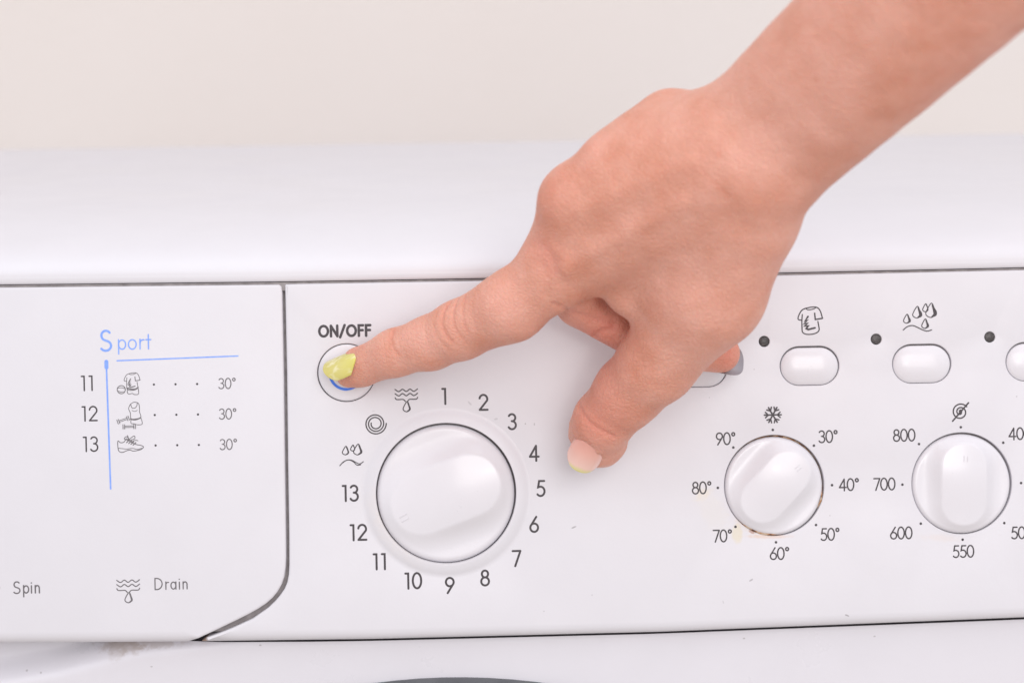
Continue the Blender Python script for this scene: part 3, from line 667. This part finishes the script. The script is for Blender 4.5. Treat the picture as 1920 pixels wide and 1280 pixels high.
def surface_nets(G):
    s = G < 0; n = np.array(G.shape)
    c = np.zeros(tuple(n - 1), np.int8)
    for a in (0, 1):
        for b in (0, 1):
            for d in (0, 1): c += s[a:n[0] - 1 + a, b:n[1] - 1 + b, d:n[2] - 1 + d]
    cells = np.argwhere((c > 0) & (c < 8)); idx = -np.ones(tuple(n - 1), np.int32); idx[tuple(cells.T)] = np.arange(len(cells))
    acc = np.zeros((len(cells), 3)); cnt = np.zeros(len(cells)); I = cells
    corners = [(a, b, d) for a in (0, 1) for b in (0, 1) for d in (0, 1)]
    for p in corners:
        for ax in range(3):
            if p[ax]: continue
            q = list(p); q[ax] = 1
            g0 = G[I[:, 0] + p[0], I[:, 1] + p[1], I[:, 2] + p[2]]; g1 = G[I[:, 0] + q[0], I[:, 1] + q[1], I[:, 2] + q[2]]
            x = (g0 < 0) != (g1 < 0); t = np.where(x, g0 / np.where(x, g0 - g1, 1), 0)
            pos = np.array(p, float)[None].repeat(len(I), 0); pos[:, ax] += t
            acc += pos * x[:, None]; cnt += x
    V = LO + (cells + acc / cnt[:, None]) * R_
    Q = []
    for ax in range(3):
        o1, o2 = [(1, 2), (2, 0), (0, 1)][ax]
        sl0 = [slice(None)] * 3; sl1 = [slice(None)] * 3; sl0[ax] = slice(0, -1); sl1[ax] = slice(1, None)
        a, b = s[tuple(sl0)], s[tuple(sl1)]
        for flip, m in ((False, a & ~b), (True, b & ~a)):
            e = np.argwhere(m); e = e[(e[:, o1] > 0) & (e[:, o2] > 0) & (e[:, o1] < n[o1] - 1) & (e[:, o2] < n[o2] - 1)]
            def cell(d1, d2):
                k = e.copy(); k[:, o1] -= d1; k[:, o2] -= d2; return idx[k[:, 0], k[:, 1], k[:, 2]]
            q = np.stack([cell(1, 1), cell(0, 1), cell(0, 0), cell(1, 0)], 1)
            Q.append(q[:, ::-1] if flip else q)
    return V, np.concatenate(Q)
V, Q = surface_nets(G)
def relax(V, Q, it, lam):
    E = np.concatenate([Q[:, [0, 1]], Q[:, [1, 2]], Q[:, [2, 3]], Q[:, [3, 0]]]); E = np.concatenate([E, E[:, ::-1]])
    for _ in range(it):
        s = np.zeros_like(V); c = np.zeros(len(V)); np.add.at(s, E[:, 0], V[E[:, 1]]); np.add.at(c, E[:, 0], 1)
        V = V + lam * (s / c[:, None] - V)
    return V
V = relax(V, Q, 6, .5)
# one more level of detail where fine creases go
me = bpy.data.meshes.new('tmp'); me.from_pydata(V.tolist(), [], Q.tolist())
tmp = bpy.data.objects.new('tmp', me); C.objects.link(tmp); sm = tmp.modifiers.new('s', 'SUBSURF'); sm.levels = 1
dg = bpy.context.evaluated_depsgraph_get(); me2 = bpy.data.meshes.new_from_object(tmp.evaluated_get(dg)); bpy.data.objects.remove(tmp)
nv = len(me2.vertices); V = np.zeros(nv * 3, np.float32); me2.vertices.foreach_get('co', V); V = V.reshape(-1, 3).astype(float)
N = grad(V)
red = np.zeros(nv); disp = np.zeros(nv)
vis = N[:, 2] > -.15
def near(pts_px, rad):
    p = [surf(*q) for q in pts_px]; p = [q for q in p if q is not None]
    if len(p) < 2: p = p * 2
    P3 = np.concatenate([np.linspace(a, b, 12) for a, b in zip(p, p[1:])])
    m = np.where(((V > P3.min(0) - rad * 3) & (V < P3.max(0) + rad * 3)).all(1) & vis)[0]
    d = np.full(len(m), 1e9)
    for q in P3: d = np.minimum(d, ((V[m] - q) ** 2).sum(1))
    return m, np.sqrt(d)
def crease(pts, depth, w, pig=0.0, pw=None):
    m, d = near(spl_px(pts), max(w, pw or w)); disp[m] -= depth * np.exp(-(d / w) ** 2)
    if pig: red[m] += pig * np.exp(-(d / (pw or w * 1.5)) ** 2)
def spl_px(pts): return [tuple(q) for q in spline(pts, False, 4)] if len(pts) > 2 else pts
def tint_spot(px, py, r, a):
    q = surf(px, py)
    if q is not None: red[:] += a * np.exp(-(((V - q) ** 2).sum(1)) / r ** 2)
# knuckle folds of the index finger
crease([(738, 619), (733, 636), (737, 652), (746, 664)], .36, .7, .6, .9)
crease([(729, 628), (727, 645), (732, 660)], .14, .6, .15)
crease([(845, 566), (832, 583), (829, 606), (836, 626), (846, 640)], .42, .75, .7, 1.0)
crease([(858, 560), (851, 580), (850, 602), (856, 622), (868, 634)], .34, .7, .5, .9)
crease([(872, 556), (868, 578), (869, 602), (876, 622)], .28, .7, .4)
crease([(820, 584), (813, 606), (820, 630), (838, 652)], .22, .7, .3)
crease([(836, 578), (850, 574), (862, 566)], .14, .6, .1)
crease([(800, 600), (798, 620), (803, 645)], .08, .7); crease([(888, 560), (886, 590), (893, 615)], .10, .8)
# web between thumb and index
crease([(1040, 570), (1075, 585), (1110, 596), (1150, 607)], .5, 1.2, .3); crease([(1062, 580), (1100, 580), (1140, 590)], -.25, 2.5)
crease([(1128, 560), (1140, 580), (1150, 604)], .5, 1.8, .15); crease([(1030, 545), (1024, 580), (1008, 612)], .10, 1.2)
crease([(1000, 535), (990, 575), (996, 615)], .12, 1.4)
crease([(1112, 634), (1126, 622), (1146, 617)], .7, 1.1, .5)
# thumb joint folds and the fold of skin over the nail
crease([(1083, 752), (1094, 778), (1118, 802), (1150, 818)], .5, .9, .35, 1.2); crease([(1090, 745), (1108, 772), (1136, 792), (1168, 806)], .10, 1.1)
crease([(1160, 690), (1200, 715), (1260, 725)], .10, 2.0)
crease([(664, 643), (676, 652), (674, 668), (668, 684), (656, 698)], -.12, 1.4, .2)
crease([(1074, 806), (1084, 826), (1100, 840), (1122, 848)], -.45, 1.3, .15)
# tendons, knuckles and veins on the back of the hand
crease([(1060, 500), (1150, 450), (1280, 380)], -.75, 3.2); crease([(1090, 395), (1180, 350), (1300, 300)], -.7, 3.2); crease([(1110, 440), (1200, 395)], .6, 3.6)
crease([(1005, 460), (1032, 470), (1040, 505)], .4, 2.0, .3, 3.0); crease([(1040, 470), (1058, 480), (1062, 505)], -.6, 2.4); crease([(1018, 500), (1030, 525), (1022, 550)], .35, 1.8, .1)
crease([(1060, 530), (1085, 545), (1100, 570)], .35, 2.4)
crease([(1318, 322), (1340, 345), (1366, 366)], .10, .6, .5, .8); crease([(1230, 480), (1330, 420), (1400, 330), (1500, 230)], -.12, 2.2)
crease([(1340, 200), (1375, 250), (1410, 330), (1440, 400)], .4, 4.0); crease([(1400, 180), (1470, 250), (1500, 330)], .1, 5)
# colour of the skin: redder joints and fingertips, a couple of freckles, and painted light
for (x, y, r, a) in ((690, 670, 8, -.15), (745, 650, 8, -.25), (800, 640, 9, -.5), (860, 610, 9, -.1), (930, 590, 10, -.5), (980, 560, 10, -.3), (800, 685, 5, .35), (930, 650, 6, .3), (1020, 480, 9, .35), (1025, 360, 10, .3), (1100, 280, 9, .25), (1120, 800, 11, .6), (1200, 640, 14, .2), (1140, 740, 10, .25), (1120, 630, 10, .9), (1370, 670, 7, .9), (1450, 560, 14, -.6), (1400, 480, 22, -.3), (1560, 170, 22, -.4), (1460, 290, 18, -.25), (1140, 700, 12, .25), (1270, 600, 18, -.35), (1640, 110, 20, -.25), (1200, 260, 18, .1), (1800, 60, 24, .3), (1700, 190, 16, .25), (1200, 330, 24, -.1), (1370, 645, 5, .2)): tint_spot(x, y, r, a)  # thumb base and forearm paled as painted highlights, forearm edge reddened as shade
for (x, y) in ((1530, 149), (1348, 291), (1700, 150), (1236, 246)): tint_spot(x, y, .8, .8)
V = V + N * disp[:, None]
# broad lumps so that nothing is perfectly round
V += N * (.10 * np.sin(V[:, :1] * .31 + 1.2 * np.sin(V[:, 1:2] * .23)) * np.sin(V[:, 2:3] * .29 + V[:, 1:2] * .17))
tip = np.array(at(655, 700, 0))
co = ((V - tip) / 1000).astype(np.float32)
me2.vertices.foreach_set('co', co.ravel()); me2.update()
at_ = me2.attributes.new('redness', 'FLOAT', 'POINT'); at_.data.foreach_set('value', np.clip(red, -1, 1.2).astype(np.float32))
M_skin = Mat('skin', (.7, .4, .3, 1), .5)
s = M_skin; rd = s.n('ShaderNodeAttribute', attribute_name='redness').outputs['Fac']
mot = s.noise(90, 4); mot2 = s.noise(420, 3)
c = s.ramp(s.math('MULTIPLY_ADD', s.math('SUBTRACT', s.noise(28, 3), .5), .9, mot), [(.3, SKIN_A), (.7, SKIN_B)])
c = s.mix(s.math('MULTIPLY', s.math('SUBTRACT', mot2, .5), .35), c, SKIN_R)
c = s.mix(s.math('MAXIMUM', s.math('MULTIPLY', rd, .55), 0.), c, SKIN_R)
c = s.mix(s.math('MAXIMUM', s.math('MULTIPLY', rd, -.6), 0.), c, SKIN_P)
s.base(c)
s.b.inputs['Subsurface Weight'].default_value = .35; s.b.inputs['Subsurface Radius'].default_value = (1, .35, .2); s.b.inputs['Subsurface Scale'].default_value = .004
s.b.inputs['Specular IOR Level'].default_value = .42
vo = s.n('ShaderNodeTexVoronoi', Scale=620.0, feature='DISTANCE_TO_EDGE'); s.l(s.coord(), vo.inputs['Vector'])
vr = s.n('ShaderNodeMapRange'); s.l(vo.outputs['Distance'], vr.inputs[0]); vr.inputs[2].default_value = .18
s.bump(s.math('ADD', s.math('MULTIPLY', vr.outputs[0], .45), s.math('ADD', s.noise(480, 5), s.math('MULTIPLY', s.noise(130, 3), 1.2))), .0005, .6)
s.l(s.ramp(s.noise(260, 3), [(.3, (.42,) * 3), (.7, (.58,) * 3)]), s.b.inputs['Roughness'])
TF = PM @ Matrix.Translation(Vector(tip / 1000))
person = link('person', me2, M_skin, None, True, TF)
person['label'] = 'bare hand and forearm with chipped yellow nails, index finger pressing the power button'; person['category'] = 'person'
# -- nails
def nail(root, f, n, L, hw, curl, mat, tilt=0.0, edge=None, sag=.6, ang=58, free=0.0):
    f = np.array(f, float); f /= np.linalg.norm(f); n = np.array(n, float); n -= f * (n @ f); n /= np.linalg.norm(n); sd = np.cross(f, n)
    ns, nt = 28, 30; Rr = hw / math.sin(math.radians(ang)); V, Fa, T = [], [], []
    for j in range(nt + 1):
        t = j / nt
        for i in range(ns + 1):
            x = -1 + 2 * i / ns; a = math.radians(ang) * x
            t0 = .24 * x * x; t1 = 1 - .34 * abs(x) ** 2.6
            tt = t0 + (t1 - t0) * t; ww = (.86 + .14 * min(1, tt * 2.2)) * (1 - free * max(0, tt - .55) ** 2)
            p = root + f * (L * tt) + sd * (Rr * math.sin(a) * ww) + n * (Rr * (math.cos(a) - 1) * .95 - curl * tt * tt - .35 * max(0, 1 - tt / .08))
            V.append(p); T.append(tt)
    for j in range(nt):
        for i in range(ns):
            k = j * (ns + 1) + i; Fa.append((k, k + ns + 1, k + ns + 2, k + 1))
    # give it thickness: a lower sheet 0.45 mm under the upper, joined round the rim
    nb = len(V); V += [p - n * .45 for p in V]; Fa2 = [tuple(nb + q for q in fce[::-1]) for fce in Fa]
    rim = [i for i in range(ns + 1)] + [j * (ns + 1) + ns for j in range(1, nt + 1)] + [nt * (ns + 1) + i for i in range(ns - 1, -1, -1)] + [j * (ns + 1) for j in range(nt - 1, 0, -1)]
    Fa3 = [(rim[i], rim[(i + 1) % len(rim)], nb + rim[(i + 1) % len(rim)], nb + rim[i]) for i in range(len(rim))]
    o = raw('fingernail', [(p - tip) / 1000 for p in V], Fa + Fa2 + Fa3, mat, person, True, None, 60)
    bmf = bmesh.new(); bmf.from_mesh(o.data); bmesh.ops.recalc_face_normals(bmf, faces=bmf.faces); bmf.to_mesh(o.data); bmf.free()
    a_ = o.data.attributes.new('along', 'FLOAT', 'POINT'); a_.data.foreach_set('value', np.array(T + T, np.float32))
    return o
def nail_mat(name, stops, gloss_streak, rough=.22):
    m = Mat(name, stops[0][1], rough, Coat_Weight=.6, Coat_Roughness=.1)
    al = m.n('ShaderNodeAttribute', attribute_name='along').outputs['Fac']
    al = m.math('MULTIPLY_ADD', m.math('SUBTRACT', m.noise(500, 3), .5), .08, al)
    c = m.ramp(al, stops); m.al = al
    if gloss_streak:  # pale gloss painted into the nail colour as streaks
        mp = m.n('ShaderNodeMapping'); m.l(m.coord(), mp.inputs[0]); mp.inputs['Rotation'].default_value = (0, 0, gloss_streak[2]); mp.inputs['Scale'].default_value = (.07, .8, 1)
        c = m.mix(m.math('MULTIPLY', m.ramp(m.noise(420, 2, mp.outputs[0]), [(.52, (0,) * 3), (.68, (1,) * 3)]), gloss_streak[1]), c, gloss_streak[0])
    m.base(c); return m
Y1, Y2 = lin(206, 196, 112), lin(200, 188, 100)
M_yel = nail_mat('yellow_polish', [(.0, lin(208, 200, 96)), (.5, Y1), (1, Y2)], (lin(234, 228, 192), .65, -.41))
M_thn = nail_mat('bare_nail', [(0, lin(214, 152, 138)), (.35, lin(228, 172, 158)), (.84, lin(238, 200, 188)), (.95, lin(220, 210, 150)), (1, lin(212, 205, 120))], None, .15)
M_gry = nail_mat('grey_nail', [(0, lin(200, 165, 162)), (.7, lin(160, 152, 158)), (1, lin(134, 130, 138))], None, .25)
def frame_from(a, b): return (b - a) / np.linalg.norm(b - a)
Zn = np.array([0, 0, 1.])
def lift(px, py, dz):
    q = surf(px, py); return q + grad(q[None])[0] * dz
# index nail: rolled a little towards the top of the finger
fi = frame_from(J['I2'], J['I3']); fi = frame_from(np.zeros(3), fi + np.array([-.12, .03, .14]))
nail(lift(668, 662, -.15), fi, Zn * .63 + np.array([-.08, .72, 0]), 14.2, 6.2, .8, M_yel, ang=60, free=.3)
ft = frame_from(J['T1'], J['T2'])
o = nail(lift(1110, 834, -.45), np.array([-.36, -.80, -.44]), np.array([-.12, -.42, .9]), 12.6, 6.0, 1.1, M_thn, ang=66)
o['label'] = 'bare pinkish nail with a chipped yellow edge'
fm = frame_from(J['M2'], J['M3']); fm[2] *= .3
o = nail(J['M3'] - fm * 7 + np.array([0, -2.6, -5.4]), fm, np.array([0.05, -.42, -.9]), 16.2, 6.4, -.6, M_gry, ang=62)
o['label'] = 'grey-lilac nail seen from beneath, curled under the hand'
print('objects', len(bpy.data.objects))
